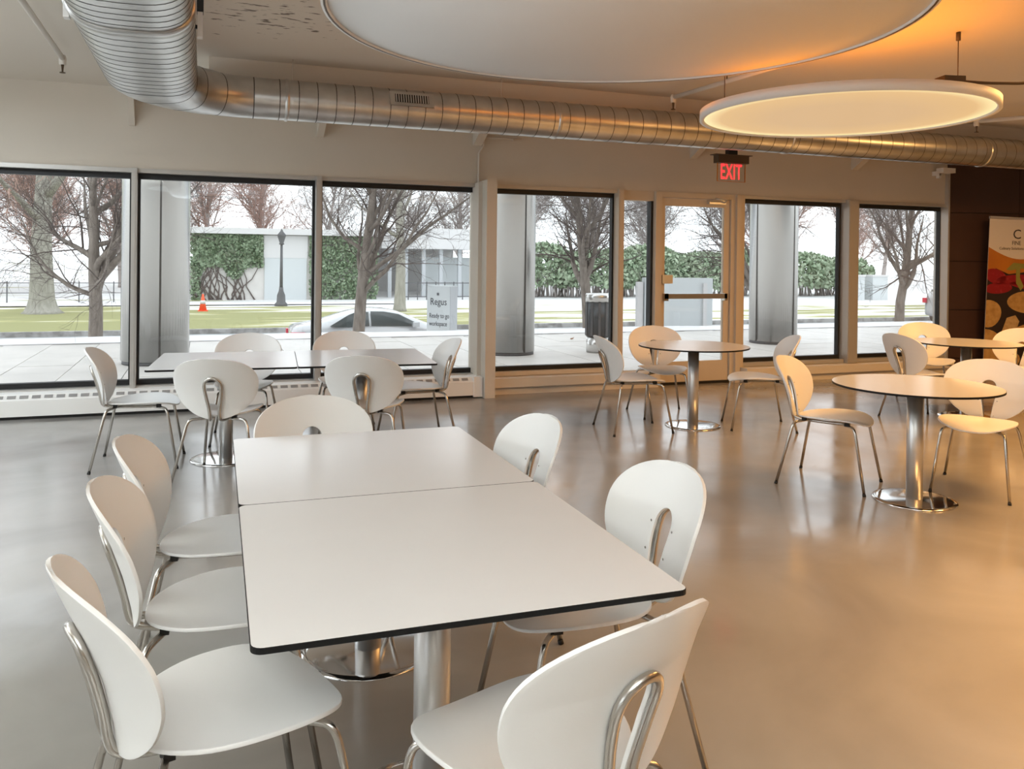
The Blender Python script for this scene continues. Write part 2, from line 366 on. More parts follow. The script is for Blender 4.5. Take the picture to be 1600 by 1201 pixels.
part('push_bar', MB().box((5.25, 8.86, 1.055), (6.13, 8.885, 1.115)).box((5.25, 8.86, 1.03), (5.29, 8.93, 1.12)).box((6.09, 8.86, 1.03), (6.13, 8.93, 1.12)), MT['steel'], d)
part('lock_box', MB().box((5.215, 8.885, 1.24), (5.36, 8.93, 1.345)), MT['alu'], d)
part('hinge', MB().box((5.196, 8.915, 1.15), (5.215, 8.93, 1.20)), MT['black'], d)
part('hinge', MB().box((5.196, 8.915, 1.34), (5.215, 8.93, 1.38)), MT['black'], d)
part('door_closer', MB().box((5.86, 8.87, 2.225), (6.10, 8.93, 2.275)).tube([(6.08, 8.86, 2.25), (6.06, 8.80, 2.275), (5.90, 8.76, 2.28), (5.98, 8.90, 2.30)], .011, 6), MT['alu'], d)
# angled pier wall on the right, clad in brown panels
pr = struct(bpy.data.objects.new('wall_pier', None)); COL.objects.link(pr)
pr.location = (9.775, 8.905, 0); pr.rotation_euler = (0, 0, math.radians(-17))
part('backing', MB().box((0, .02, 0), (4.2, .16, CZ)), MT['print_d'], pr)
for r_, (z0, z1) in enumerate([(.0, .195), (.2, .875), (.88, 1.555), (1.56, 2.235), (2.24, 3.13)]):
    for c_ in range(4):
        part('wall_panel', MB().box((c_*1.05+.004, 0, z0+.004), (c_*1.05+1.046, .02, z1-.004)), MT['panel'], pr)
struct(part('trim_15', MB().box((.02, 7.27, 2.985), (XR, 7.75, CZ)), MT['wall']))
struct(part('trim_14', MB().box((9.745, 8.86, 0), (9.775, 9.1, 2.79)), MT['frame']))

# ------------------------------------------------------------------ baseboard heater
h = thing('baseboard_heater', 'long white enamelled baseboard heater with slotted top under the left windows', 'heater', (-4.9, 8.66, 0))
L_ = 7.66
prof = [(0, .03), (0, .175), (.012, .188), (.055, .222), (.24, .222), (.24, .03)]
vs = [(x, y, z) for x in (0, L_) for y, z in prof]; n = len(prof)
part('casing', MB().add(vs, [tuple(range(n)), tuple(range(2*n-1, n-1, -1))]+[(i, i+n, (i+1) % n+n, (i+1) % n) for i in range(n)]), MT['heat'], h)
part('toe_recess', MB().box((0, .03, 0), (L_, .24, .03)), MT['black'], h)
part('end_cap', MB().box((L_, -.006, .012), (L_+.10, .25, .226)), MT['heat'], h)
sv = MB().add([(0, .0125, .1915), (.07, .0125, .1915), (.07, .042, .2145), (0, .042, .2145)], [(0, 1, 2, 3)])
sv.v = [(x, y-.002, z+.0015) for x, y, z in sv.v]; svm = sv.mesh('grille_slot', MT['slot'])
for i in range(76):
    o = link('grille_slot', svm, h, loc=(.03+i*.1, 0, 0))

# ------------------------------------------------------------------ spiral duct
dk = thing('spiral_duct', 'bare galvanised spiral duct under the ceiling, turning along the window wall', 'duct')
DZ, DY, DR = 2.80, 7.12, .165
def sweep(stations, n=40):   # stations: (pos, tangent angle, halfwidth, halfheight)
    vs = []
    for (x, y, a, w, hh) in stations:
        nx, ny = -math.sin(a), math.cos(a)
        for j in range(n):
            t = 2*PI*j/n; c, s_ = math.cos(t), math.sin(t)
            e = 2/2.0 if w/hh < 1.2 else 2/3.2
            u = math.copysign(abs(c)**(e), c)*w; v = math.copysign(abs(s_)**(2/2.3 if w/hh > 1.2 else 1), s_)*hh
            vs.append((x+nx*u, y+ny*u, DZ+v))
    k = len(stations)
    fs = [(i*n+j, (i+1)*n+j, (i+1)*n+(j+1) % n, i*n+(j+1) % n) for i in range(k-1) for j in range(n)]
    return MB().add(vs, fs, 0, True)
def ring(st, n=40, g=.004, wd=.006):
    x, y, a, w, hh = st; tx, ty = math.cos(a), math.sin(a)
    return sweep([(x-tx*wd, y-ty*wd, a, w+.0005, hh+.0005), (x-tx*wd*.5, y-ty*wd*.5, a, w+g, hh+g), (x+tx*wd*.5, y+ty*wd*.5, a, w+g, hh+g), (x+tx*wd, y+ty*wd, a, w+.0005, hh+.0005)], n)
OX = -.36; OW, OH = .295, .17
part('oval_run', sweep([(OX, y, PI/2, OW, OH) for y in (.5, 4.62)]), MT['duct'], dk)
part('oval_run', sweep([(OX, y, PI/2, OW+.006, OH+.004) for y in (4.62, 6.35)]), MT['duct'], dk)
part('collar', sweep([(OX, 4.57, PI/2, OW+.001, OH+.001), (OX, 4.58, PI/2, OW+.014, OH+.010), (OX, 4.68, PI/2, OW+.014, OH+.012), (OX, 4.69, PI/2, OW+.004, OH+.004)]), MT['duct'], dk)
el = []
for i in range(13):
    t = i/12; a = PI/2*(1-t); rr = .72
    ww = OW+.006+(DR-OW-.006)*min(1, t*1.05); hh = OH+.004+(DR-OH-.004)*t
    el.append((OX+rr-rr*math.sin(a), 6.40+rr*math.cos(a), a, ww, hh))
part('elbow', sweep([(OX, 6.34, PI/2, OW+.006, OH+.004)]+el), MT['duct'], dk)
part('round_run', sweep([(x, DY, 0, DR, DR) for x in np.linspace(.36, 13.0, 30)]), MT['duct'], dk)
sm = MB()
def cat(a, b): a.add(b.v, b.f, 0, False)
y = 2.0
while y < 4.58: cat(sm, ring((OX, y, PI/2, OW, OH), g=.0015, wd=.004)); y += .10
y = 4.80
while y < 6.36: cat(sm, ring((OX, y, PI/2, OW+.006, OH+.004), g=.0015, wd=.004)); y += .13
for i in (3, 6, 9, 12): cat(sm, ring(el[i], g=.0015, wd=.004))
x = .56
while x < 12.9:
    cat(sm, ring((x, DY, 0, DR, DR), 28, .0018, .0035)); x += .15
o = part('spiral_seam', sm, MT['seam'], dk); o['kind'] = 'stuff'
for x in (.62, 3.02, 5.6, 8.3):
    part('coupling_band', ring((x, DY, 0, DR, DR), 36, .008, .016), MT['duct'], dk)
# supply grille on the duct's flank
gm = MB().box((-.19, -.014, -.065), (.19, .0, .065)); part('grille_frame', gm, MT['duct'], dk, loc=(1.64, DY-DR*.93, DZ+.055), rot=(math.radians(-20), 0, 0))
part('grille_opening', MB().box((-.145, -.017, -.038), (.145, -.012, .038)), MT['black'], dk, loc=(1.64, DY-DR*.93, DZ+.055), rot=(math.radians(-20), 0, 0))
bl = MB().box((-.004, -.022, -.038), (.004, -.016, .038)).mesh('grille_blade', MT['alu'])
for i in range(14):
    xx = 1.64-.135+i*.27/13; link('grille_blade', bl, dk, loc=(xx, DY-DR*.93, DZ+.055), rot=(math.radians(-20), 0, 0))
for x in (.67, 2.5, 4.30):
    part('hanger_wire', MB().tube([(x, DY, DZ+DR-.01), (x, DY, CZ)], .005, 6), MT['pipe'], dk)
for s_, yy, zz in ((1, 5.05, .02), (-1, 4.9, .02), (-1, 3.9, .02)):
    xx = OX+s_*(OW+.03)
    b = MB().box((xx-.014, yy-.03, 2.74), (xx+.014, yy+.03, 2.88), 0).box((xx-.018, yy-.035, 2.88), (xx+.018, yy+.035, 2.97), 1).tube([(xx, yy, 2.97), (xx, yy, CZ)], .004, 6, 1)
    b.box((min(xx, xx-s_*.03), yy-.01, 2.79), (max(xx, xx-s_*.03), yy+.01, 2.81), 1)
    part('hanger_bracket', b, [MT['disc'], MT['black']], dk)

# ------------------------------------------------------------------ disc lamps
def disc(name, label, c, R, z0, th, lit, wires):
    t = thing(name, label, 'lamp', (c[0], c[1], z0))
    prof = [(R-.022, 0), (R, 0), (R, th), (R-.03, th)]
    part('rim', MB().lathe(prof+[(R-.03, .004), (R-.022, 0)], 96, cap=False), MT['disc'], t)
    if lit:
        part('diffuser', MB().lathe([(0.0, .012), (R-.022, .012)], 96, cap=False), MT['lampglow'], t)
        part('top_panel', MB().lathe([(R-.03, th-.03), (.0, th-.03)], 96, cap=False), MT['disc'], t)
        area('disc_lamp_uplight', (c[0]+.06, c[1]+.05, z0+th-.02), 1.7, 17, (1, .32, .02), UP, spread=168)
    else:
        part('panel', MB().lathe([(0.0, .010), (R-.022, .010), (R-.022, th-.004), (0.0, th-.004)], 96, cap=False), MT['disc'], t)
        part('shadow_gap', MB().lathe([(R-.022, .004), (R-.012, -.002), (R-.022, -.001)], 96, cap=False), MT['brown'], t)
    for (wx, wy) in wires:
        part('wire', MB().tube([(wx-c[0], wy-c[1], th-.004), (wx-c[0], wy-c[1], CZ-z0-.006)], .0035, 6).lathe([(0, CZ-z0-.06), (.016, CZ-z0-.06), (.016, CZ-z0-.004), (0, CZ-z0-.004)], 10, (wx-c[0], wy-c[1])), MT['brown'], t)
    return t
LC = (4.06, 4.57)
dl = disc('disc_lamp', 'glowing warm white disc pendant lamp, the smaller of the two discs', LC, .945, 2.5, .062, True, [(4.945, 4.433), (3.164, 4.633)])
bx = MB().box((-.065, -.05, 0), (.065, .05, .045)).box((-.10, -.03, .0), (-.065, .03, .022))
part('driver_box', bx, MT['brown'], dl, loc=(.03, -.85, .0625), rot=(0, 0, -.25))
part('power_cable', MB().tube(smooth_path([(.09, -.87, .085), (.3, -.95, .075), (.6, -1.0, .11), (1.2, -1.1, .30), (1.8, -1.2, .61)]), .009, 6), MT['brown'], dl)
area('ceiling_glow_fill', (3.0, 4.6, 2.80), .6, 16, (1, .32, .02), UP)  # unseen light added above the big disc to widen the orange ceiling glow
disc('disc_lamp', 'huge unlit white ceiling disc overhead, far larger than the glowing one', (1.93, 3.73), 1.455, 2.7, .07, False, [(1.3, 4.2), (2.6, 4.2), (1.93, 3.0)])

# ------------------------------------------------------------------ pipes, conduit, exit sign, wall device
def sprinkler(name, label, p0, p1, z):
    t = thing(name, label, 'pipe', (p1[0], p1[1], z))
    a = Vector((p0[0]-p1[0], p0[1]-p1[1], 0))
    part('pipe', MB().tube([a, (0, 0, 0)], .021, 10), MT['pipe'], t)
    part('elbow', MB().lathe([(0, -.05), (.026, -.05), (.028, .0), (.02, .026), (0, .03)], 12), MT['pipe'], t)
    part('sprinkler_head', MB().lathe([(0, -.115), (.022, -.115), (.022, -.11), (.006, -.105), (.009, -.07), (.012, -.05), (0, -.05)], 10), MT['brown'], t)
    part('hanger', MB().tube([a*.35+Vector((0, 0, .02)), a*.35+Vector((0, 0, CZ-z))], .006, 6), MT['brown'], t)
    return t
sprinkler('sprinkler_pipe', 'white sprinkler pipe ending in a head, left of the oval duct', (-1.05, 3.0), (-1.06, 7.4), 3.05)
sprinkler('sprinkler_pipe', 'white sprinkler pipe end seen between big disc and round duct', (4.25, 4.6), (4.12, 6.86), 3.05)
sprinkler('sprinkler_pipe', 'white sprinkler pipe end above the duct near the brown wall', (8.6, 4.6), (7.46, 6.45), 2.99)
t = thing('wall_conduit', 'white conduit with an offset bend running down to the boxed post', 'conduit', (2.86, 8.88, 2.36))
part('vertical_run', MB().tube(smooth_path([(0, 0, 0), (0, 0, .30), (.005, 0, .34), (.05, 0, .40), (.055, 0, .43), (.055, 0, .52)], 4), .013, 8), MT['pipe'], t)
part('horizontal_run', MB().tube([(.06, 0, .51), (.5, 0, .51)], .010, 8).tube([(.40, 0, .51), (.40, 0, .49)], .014, 8), MT['pipe'], t)
ex = thing('exit_sign', 'red edge-lit EXIT sign hanging above the glass door', 'sign', (5.39, 7.75, 2.39))
part('clear_plate', MB().box((-.175, -.006, 0), (.175, .006, .20)), MT['acryl'], ex)
part('plate_edge', MB().box((-.18, -.007, -.004), (.18, .007, 0)).box((-.18, -.007, 0), (-.175, .007, .2)).box((.175, -.007, 0), (.18, .007, .2)), MT['print_o'], ex)
part('housing', MB().box((-.195, -.05, .195), (.195, .05, .285)).box((-.235, -.06, .28), (.235, .06, .287)), MT['brown'], ex)
part('stem', MB().box((-.055, -.035, .287), (.055, .035, .365)).box((-.02, -.02, .365), (.02, .02, CZ-2.39)), MT['black'], ex)
me = text_mesh('EXIT', .235, .54, .002, 1.08, .0028); me.materials.append(MT['red'])
bb = [min(v.co[i] for v in me.vertices) for i in (0, 1)]+[max(v.co[i] for v in me.vertices) for i in (0, 1)]
me.transform(Matrix.Translation((-(bb[0]+bb[2])/2, -bb[1], 0)))
link('letters', me, ex, loc=(-.005, -.009, .022), rot=(PI/2, 0, 0))
dv = thing('security_camera', 'small white wall device at the corner above the brown panels', 'camera', (9.56, 8.86, 2.80))
part('body', MB().box((-.09, -.16, -.03), (.13, -.04, .035)), MT['disc'], dv)
part('mount', MB().box((-.06, -.06, -.06), (.0, .06, -.0)).box((-.05, -.06, -.10), (-.02, .0, -.03)), MT['disc'], dv)

# ------------------------------------------------------------------ chairs
def ymid(z): return float(np.interp(z, [.40, .43, .5, .6, .7, .8, .86], [-.224, -.224, -.234, -.259, -.294, -.338, -.362]))
def bsurf(x, z): return ymid(z)+1.0*x*x*float(np.interp(z, [.43, .52, .65], [.75, .95, 1]))
ZW, ZT, ZBt, HW = .685, .845, .432, .275
def outer(z):
    if z >= ZW: return HW*max(0, 1-((z-ZW)/(ZT-ZW))**2.45)**(1/2.45)
    return HW*max(0, 1-((ZW-z)/(ZW-ZBt))**2.0)**(1/1.9)
ZS = .708
def inner(z):
    if z >= ZS: return 0.
    zc = .655; r = .050
    if z > zc: return r*math.sqrt(max(0, 1-((z-zc)/(ZS-zc))**2))
    return float(np.interp(z, [.43, .47, .52, .58, .62, zc], [.021, .024, .033, .044, .049, r]))
def make_backrest():
    zs = list(ZBt+(ZS-ZBt)*(.5-.5*np.cos(np.linspace(.12, PI, 26))))+list(ZS+(ZT-ZS)*np.sin(np.linspace(0, PI/2, 13)[1:]))
    m = MB(); NC = 12; fr = []; bk = []
    for sgn in (1, -1):
        g = []
        for z in zs:
            a, b = inner(z), outer(z); b = max(b, a+.0005); row = []
            for j in range(NC+1):
                t = j/NC; t = .5-.5*math.cos(PI*t)*.0-.5+t if False else t
                x = (a+(b-a)*t)*sgn; row.append((x, bsurf(x, z), z))
            g.append(row)
        vs = [p for r_ in g for p in r_]; fs = []
        for i in range(len(zs)-1):
            for j in range(NC):
                q = (i*(NC+1)+j, i*(NC+1)+j+1, (i+1)*(NC+1)+j+1, (i+1)*(NC+1)+j); fs.append(q if sgn > 0 else q[::-1])
        m.add(vs, fs, 0, True)
    me = m.mesh('backrest', MT['white']); recalc(me); return me
def make_seat():
    m = MB(); NA, NR = 56, 9; vs = [(0, .05, 0)]; fs = []
    def rim(a):
        c, s_ = math.cos(a), math.sin(a); yc = .06
        if s_ >= 0: e = 2.5; bx_, by_ = .232, .215
        else: e = 2.15; bx_, by_ = .232, .262
        k = (abs(c)**e+abs(s_)**e)**(-1/e); return bx_*k*c, yc+by_*k*s_
    def hz(x, y):
        fr = max(0, (y-.13)/.14)
        return .447+.026*(abs(x)/.23)**2.2-.020*fr*fr*(1-.4*(abs(x)/.23)**2)+.006*max(0, (-.08-y)/.12)
    vs[0] = (0, .06, hz(0, .06))
    for r_ in range(1, NR+1):
        s_ = math.sin(PI/2*r_/NR)
        for j in range(NA):
            x, y = rim(2*PI*j/NA); x *= s_; y = .06+(y-.06)*s_; vs.append((x, y, hz(x, y)))
    for j in range(NA): fs.append((0, 1+j, 1+(j+1) % NA))
    for r_ in range(NR-1):
        for j in range(NA):
            a = 1+r_*NA; b = a+NA; fs.append((a+j, b+j, b+(j+1) % NA, a+(j+1) % NA))
    me = m.add(vs, fs, 0, True).mesh('seat', MT['white']); recalc(me); return me
def solid(o, t, off=-1):
    md = o.modifiers.new('shell', 'SOLIDIFY'); md.thickness = t; md.offset = off
    bv = o.modifiers.new('round', 'BEVEL'); bv.width = .003; bv.segments = 2; bv.limit_method = 'ANGLE'; bv.angle_limit = math.radians(50)
def bake(o):
    dg = bpy.context.evaluated_depsgraph_get(); me = bpy.data.meshes.new_from_object(o.evaluated_get(dg)); old = o.data
    o.modifiers.clear(); o.data = me; me.name = old.name
    for p_ in me.polygons: p_.use_smooth = True
    try: me.set_sharp_from_angle(angle=math.radians(40))
    except Exception: pass
def make_chair(label):
    t = thing('shell_chair', label, 'chair', group='white shell chairs on steel tube legs')
    s_ = link('seat', make_seat(), t); solid(s_, .011, 0); bake(s_)
    b = link('backrest', make_backrest(), t); solid(b, .010, 0); bake(b)
    # looped tube that carries the backrest
    def bp(x, z): return (x, bsurf(x, z)-.018, z)
    right = [(.085, .13, .427), (.075, .0, .424), (.058, -.11, .423), (.042, -.185, .424), (.033, -.232, .438), bp(.031, .47), bp(.036, .52), bp(.045, .57), bp(.052, .62), bp(.055, .655)]
    arc = [bp(.055*math.cos(a), .658+.058*math.sin(a)) for a in np.linspace(0, PI, 9)[1:-1]]
    left = [(-x, y, z) for x, y, z in right[::-1]]
    part('back_frame', MB().tube(smooth_path(right+arc+left, 4), .0112, 10), MT['steel'], t)
    rear = [(.045, -.125, .4235), (.12, -.155, .4235), (.165, -.175, .421), (.188, -.188, .408), (.200, -.197, .375), (.27, -.275, .012)]
    front = [(.075, .10, .4235), (.13, .155, .4235), (.165, .19, .421), (.183, .207, .408), (.190, .218, .375), (.23, .285, .012)]
    for sx in (1, -1):
        for pth in (rear, front):
            q = [(x*sx, y, z) for x, y, z in pth]
            fine = smooth_path(q[:5], 4)+[Vector(q[5])]
            lg = part('leg', MB().tube(fine, .0098, 10), MT['steel'], t)
            e = Vector(q[5]); dr = (Vector(q[5])-Vector(q[4])).normalized()
            part('foot_cap', MB().tube([e-dr*.004, (e.x+dr.x*.012, e.y+dr.y*.012, 0)], .0112, 10), MT['rubber'], lg)
    for sx in (1, -1):
        part('seat_mount', MB().box((sx*.135-.016, .135, .424), (sx*.135+.016, .165, .447)), MT['rubber'], t)
        part('seat_mount', MB().box((sx*.10-.016, -.155, .424), (sx*.10+.016, -.13, .445)), MT['rubber'], t)
    for sx in (1, -1):
        for z in (.47, .57, .655):
            x = sx*(inner(z)+.016); y = bsurf(x, z)+.0055
            part('screw', MB().tube([(x, y, z), (x, y+.0015, z)], .0042, 8), MT['steel'], t)
    return t
CH = [
 (-0.436, 6.63, 265.4, 'white chair at the far-left end of the window-side tables, seen side-on'),
 (0.324, 7.26, 171.1, 'white chair tucked behind the window-side tables, nearer the grey column outside'),
 (1.159, 7.308, 174.2, 'white chair tucked behind the window-side tables, below the parked silver car'),
 (0.145, 6.059, 342.5, 'white chair turning its looped back to us, nearer the left window mullion'),
 (1.13, 6, 338, 'white chair turning its looped back to us, nearer the boxed post'),
 (1.65, 6.71, 90.9, 'white chair at the right end of the window-side tables, beside the boxed post'),
 (0.51, 3.75, 185, 'white chair at the far end of the big tables, only its upper back showing'),
 (0.058, 3.298, 266, 'white chair with tan-lit inner back, farthest of three left of the big table'),
 (0.047, 2.69, 268.7, 'white chair with tan-lit inner back, middle of three left of the big table'),
 (0.042, 2.08, 287, 'nearest white chair on the left of the big table, whole seat visible'),
 (1.04, 3.265, 93, 'white chair right of the big table, the farther one, half hidden by the tabletop'),
 (1.125, 2.365, 89, 'white chair right of the big table, the nearer one, tall slot in its back'),
 (0.694, 1.7, 19.5, 'closest white chair at the near edge of the big table, cut off by the frame'),
 (3.617, 6.647, 263.3, 'white chair left of the round table by the door, back toward the bin'),
 (4.243, 7.238, 165.0, 'tan-lit chair behind the round table by the door, in front of the door sidelight'),
 (4.792, 6.419, 66.3, 'white chair right of the round table by the door, facing left toward it'),
 (4.06, 4.648, 213.5, 'tan-lit chair left of the nearest round table, seen side-on'),
 (4.903, 4.182, 119.5, 'chair right of the nearest round table, dark red showing through its back slot'),
 (6.555, 6.228, 267, 'chair with its looped back turned to us, left of the round table near the banner'),
 (7.517, 7.059, 148.0, 'tan-lit chair behind the round table near the banner, below the last window'),
 (7.8, 6.38, 95, 'white chair right of the farthest round table, in front of the vegetable banner'),
]
c0 = make_chair(CH[0][3])
for i, (x, y, a, lb) in enumerate(CH):
    if i == 0: c0.location = (x, y, 0); c0.rotation_euler = (0, 0, math.radians(a))
    else: copy_tree(c0, (x, y, 0), math.radians(a), lb)

# ------------------------------------------------------------------ tables
def pedestal(t, rb=.253):
    part('base_plate', MB().lathe([(0, 0), (rb, 0), (rb, .004), (rb-.004, .009), (rb-.03, .012), (0, .016)], 64), MT['chrome'], t)
    part('column', MB().lathe([(.05, .0135), (.05, .722)], 40), MT['alu'], t)
    part('top_plate', MB().box((-.22, -.03, .716), (.22, .03, .727)).box((-.03, -.22, .716), (.03, .22, .727)), MT['black'], t)
def sq_table(label, x, y, rz, sx, sy, dz=0):
    t = thing('square_table', label, 'table', (x, y, dz), rz, 'square white tables')
    part('tabletop', MB().prism(rrect(sx, sy, .025), .727, .7385, 1, 1).prism(rrect(sx-.003, sy-.003, .024), .7385, .74, 0, 1), [MT['lam'], MT['core']], t)
    pedestal(t); return t
def place(cx, cy, r, dx, dy): return cx+math.cos(r)*dx-math.sin(r)*dy, cy+math.sin(r)*dx+math.cos(r)*dy
a = -.014
x, y = place(.599, 2.706, a, 0, -.505); sq_table('nearest square white table with black edge, big in the foreground', x, y, a, .987, 1.004)
x, y = place(.599, 2.706, a, 0, .505); sq_table('square white table pushed against the far edge of the foreground one', x, y, a, .987, 1.0, -.002)
a = -.076
x, y = place(.661, 6.543, a, -.5, 0); sq_table('square white table near the window, left half of the window-side pair', x, y, a, .995, 1.06)
x, y = place(.661, 6.543, a, .5, 0); sq_table('square white table near the window, right half of the window-side pair', x, y, a, .995, 1.06, .001)
for (x, y), lb in [((4.28, 4.123), 'nearest round white table with black edge on a silver pedestal'), ((4.235, 6.641), 'round white table standing in front of the glass door'), ((7.12, 6.236), 'farthest round table, by the brown wall and banner')]:
    t = thing('round_table', lb, 'table', (x, y, 0), 0, 'round white tables')
    ang = np.linspace(0, 2*PI, 96, endpoint=False)
    part('tabletop', MB().prism([(.502*math.cos(q), .502*math.sin(q)) for q in ang], .727, .7385, 1, 1).prism([(.5*math.cos(q), .5*math.sin(q)) for q in ang], .7385, .74, 0, 1), [MT['lam'], MT['core']], t)
    pedestal(t)

# ------------------------------------------------------------------ banner
bn = thing('roll_up_banner', 'roll-up banner with a white top and a vegetable photo against the brown wall', 'banner', (10.04, 8.53, 0), math.radians(-17))
tilt = math.radians(-2.0)
def bpart(name, mb, m): return part(name, mb, MT[m], bn, rot=(0, -tilt, 0))
part('base_case', MB().box((-.03, -.09, 0), (.92, .09, .07)), MT['alu'], bn)
bpart('sheet', MB().box((0, -.004, .07), (.9, .004, 2.16)), 'print_w')
bpart('top_rail', MB().box((-.005, -.012, 2.15), (.905, .012, 2.185)), 'alu')
def flat(poly, lay): 
    m = MB(); y0 = -.004-.0012*lay; n = len(poly)
    return m.add([(x, y0, z) for x, z in poly]+[(x, y0+.001, z) for x, z in poly], [tuple(range(n))]+[(i, (i+1) % n, (i+1) % n+n, i+n)[::-1] for i in range(n)])
arcp = [(.9*i/16, 1.76-.20*math.sin(PI*i/16)**1.0*.75) for i in range(17)]
bpart('orange_field', flat([(0, .08), (.9, .08)]+arcp[::-1], 1), 'print_o')
def ell(cx, cz, a_, b_, rot=0, n=24, w=0):
    out = []
    for i in range(n):
        t = 2*PI*i/n; k = 1+w*math.sin(3*t+cx*7)
        x, z = a_*k*math.cos(t), b_*k*math.sin(t); out.append((cx+x*math.cos(rot)-z*math.sin(rot), cz+x*math.sin(rot)+z*math.cos(rot)))
    return [(min(max(x, 0), .9), z) for x, z in out]
bpart('dark_ground', flat([(0, .08), (.9, .08), (.9, 1.44), (.78, 1.52), (.55, 1.44), (.3, 1.40), (.12, 1.47), (0, 1.44)], 2), 'print_d')
for cx, cz, a_, b_, r_ in [(.12, 1.36, .16, .10, -.3), (.45, 1.33, .32, .07, .06), (.16, 1.20, .20, .075, .1), (.6, 1.25, .28, .05, -.08)]: bpart('chili_print', flat(ell(cx, cz, a_, b_, r_), 3), 'print_r')
bpart('stalk_print', flat([(.26, 1.46), (.36, 1.56), (.54, 1.55), (.56, 1.49), (.46, 1.48), (.46, 1.36), (.52, 1.24), (.48, 1.18), (.41, 1.28), (.40, 1.47), (.33, 1.45)], 4), 'print_g')
for k, (cx, cz, a_, b_, r_) in enumerate([(.03, .85, .19, .19, .1), (.0, .42, .24, .22, 0), (.56, 1.02, .26, .15, -.05), (.68, .56, .30, .18, 0), (.25, .22, .26, .16, .1), (.78, .25, .22, .18, 0)]): bpart('mushroom_print', flat(ell(cx, cz, a_, b_, r_, 24, .03), 4+k*.3), 'print_m')
bpart('mushroom_stem_print', flat([(.30, .80), (.42, .84), (.48, .76), (.44, .62), (.40, .46), (.28, .40), (.20, .46), (.24, .62)], 6.5), 'print_s')
me = text_mesh('C', .185, .95, .0008); me.materials.append(MT['print_k']); link('letter_print', me, bn, loc=(.40, -.006, 1.875), rot=(PI/2, 0, 0))
me = text_mesh('FINE', .08, .8, .0008); me.materials.append(MT['print_k']); link('letter_print', me, bn, loc=(.39, -.006, 1.79), rot=(PI/2, 0, 0))
me = text_mesh('Culinary Solutions', .052, .9, .0008); me.materials.append(MT['print_k']); link('letter_print', me, bn, loc=(.21, -.006, 1.725), rot=(PI/2, 0, 0))

# ------------------------------------------------------------------ outdoors: ground
pz = struct(part('plaza_pavement', MB().box((-30, 9.1, -.3), (40, 15.75, -.012)), MT['joint']))
sl_mesh = {}
rng = random.Random(5)
nslab = 0
for ci in range(-4, 28):
    x0 = -2.37+.715*ci
    y0 = 9.13-.0+((ci % 2)*.725) - 1.45+.75
    while y0 < 15.7:
        a_, b_ = max(y0, 9.12), min(y0+1.45, 15.74)
        if b_-a_ > .1:
            key = (round(a_, 2), round(b_, 2))
            if key not in sl_mesh: sl_mesh[key] = MB().box((.005, a_+.005, -.02), (.71, b_-.005, 0)).mesh('paving_slab', MT['slab'])
            o = link('paving_slab', sl_mesh[key], pz, loc=(x0, 0, -rng.random()*.003)); nslab += 1
        y0 += 1.45
o = part('paving_slabs', MB().box((-30, 9.12, -.02), (-5.25, 15.74, 0)).box((17.65, 9.12, -.02), (40, 15.74, 0)), MT['slab'], pz)
struct(part('kerb_strip', MB().box((-30, 15.75, -.3), (40, 15.95, -.004)), MT['kerb']))
# snow ridge and bank falling to the street
def strip(name, ys, xs, zf, m):
    vs = [(x, y, zf(x, y)) for y in ys for x in xs]; nx = len(xs)
    fs = [(i*nx+j, i*nx+j+1, (i+1)*nx+j+1, (i+1)*nx+j) for i in range(len(ys)-1) for j in range(nx-1)]
    return part(name, MB().add(vs, fs, 0, True), MT[m])
R_ = random.Random(3)
def wob(x, y): return .5*math.sin(x*1.7+y)+.3*math.sin(x*4.3+2*y)+.2*math.sin(x*9.1)
def ridge(x, y):
    h_ = np.interp(y, [15.9, 16.05, 16.4, 16.8, 17.4, 18.3, 19.5], [-.02, .025, .045, .02, -.3, -.9, -1.3]); return float(h_+.012*wob(x, y)*(1 if y > 16 else 0))
sn = strip('snow_bank', [15.9, 15.98, 16.05, 16.2, 16.4, 16.6, 16.8, 17.1, 17.4, 17.9, 18.3, 18.9, 19.5], np.linspace(-25, 45, 281), ridge, 'snow'); struct(sn, 'long snow bank along the far edge of the plaza')
struct(strip('street_road', [19.0, 31.6], [-60, 90], lambda x, y: -1.3 if y < 20 else -1.25, 'road'))
struct(part('street_kerb', MB().box((-60, 31.5, -1.4), (90, 31.75, -1.08)), MT['kerb']))
struct(strip('lawn_ground', [31.7, 36, 40, 45, 50, 60, 80, 140], np.linspace(-90, 130, 60), lambda x, y: float(np.interp(y, [31.7, 36, 45, 60, 140], [-1.09, -1.03, -.98, -.6, .6]))+.02*wob(x, y), 'lawn'))
pl_ = strip('park_path', [44.6, 46.2], np.linspace(-60, 10, 30), lambda x, y: -.93, 'snow'); struct(pl_)

# ------------------------------------------------------------------ outdoors: columns, bin, signs
for (cx, cy, r_, lb) in [(-.64, 12.80, .445, 'stainless clad column outside the left windows, behind a mullion'), (4.60, 12.66, .43, 'stainless clad column outside the middle window, beside the bin'), (10.08, 13.10, .44, 'stainless clad column outside the window right of the door')]:
    t = thing('steel_column', lb, 'column', (cx, cy, 0)); t['kind'] = 'thing'
    part('shaft', MB().lathe([(r_, .05), (r_, 9.0)], 64), MT['steelcol'], t)
    part('base_ring', MB().lathe([(r_-.012, 0), (r_-.012, .05)], 64), MT['iron'], t)
    for a_ in (-72, 15, 100, 190):
        q = math.radians(a_-8 if cx < 0 else a_); part('joint_strip', MB().box((r_-.004, -.012, .05), (r_+.003, .012, 9.0)), MT['seam'], t, rot=(0, 0, q))
struct(part('soffit', MB().box((-30, 9.2, 9.0), (40, 13.6, 9.3)), MT['concl']))
tb = thing('litter_bin', 'round black litter bin with steel top band, outside beside the door', 'bin', (6.10, 12.45, 0))
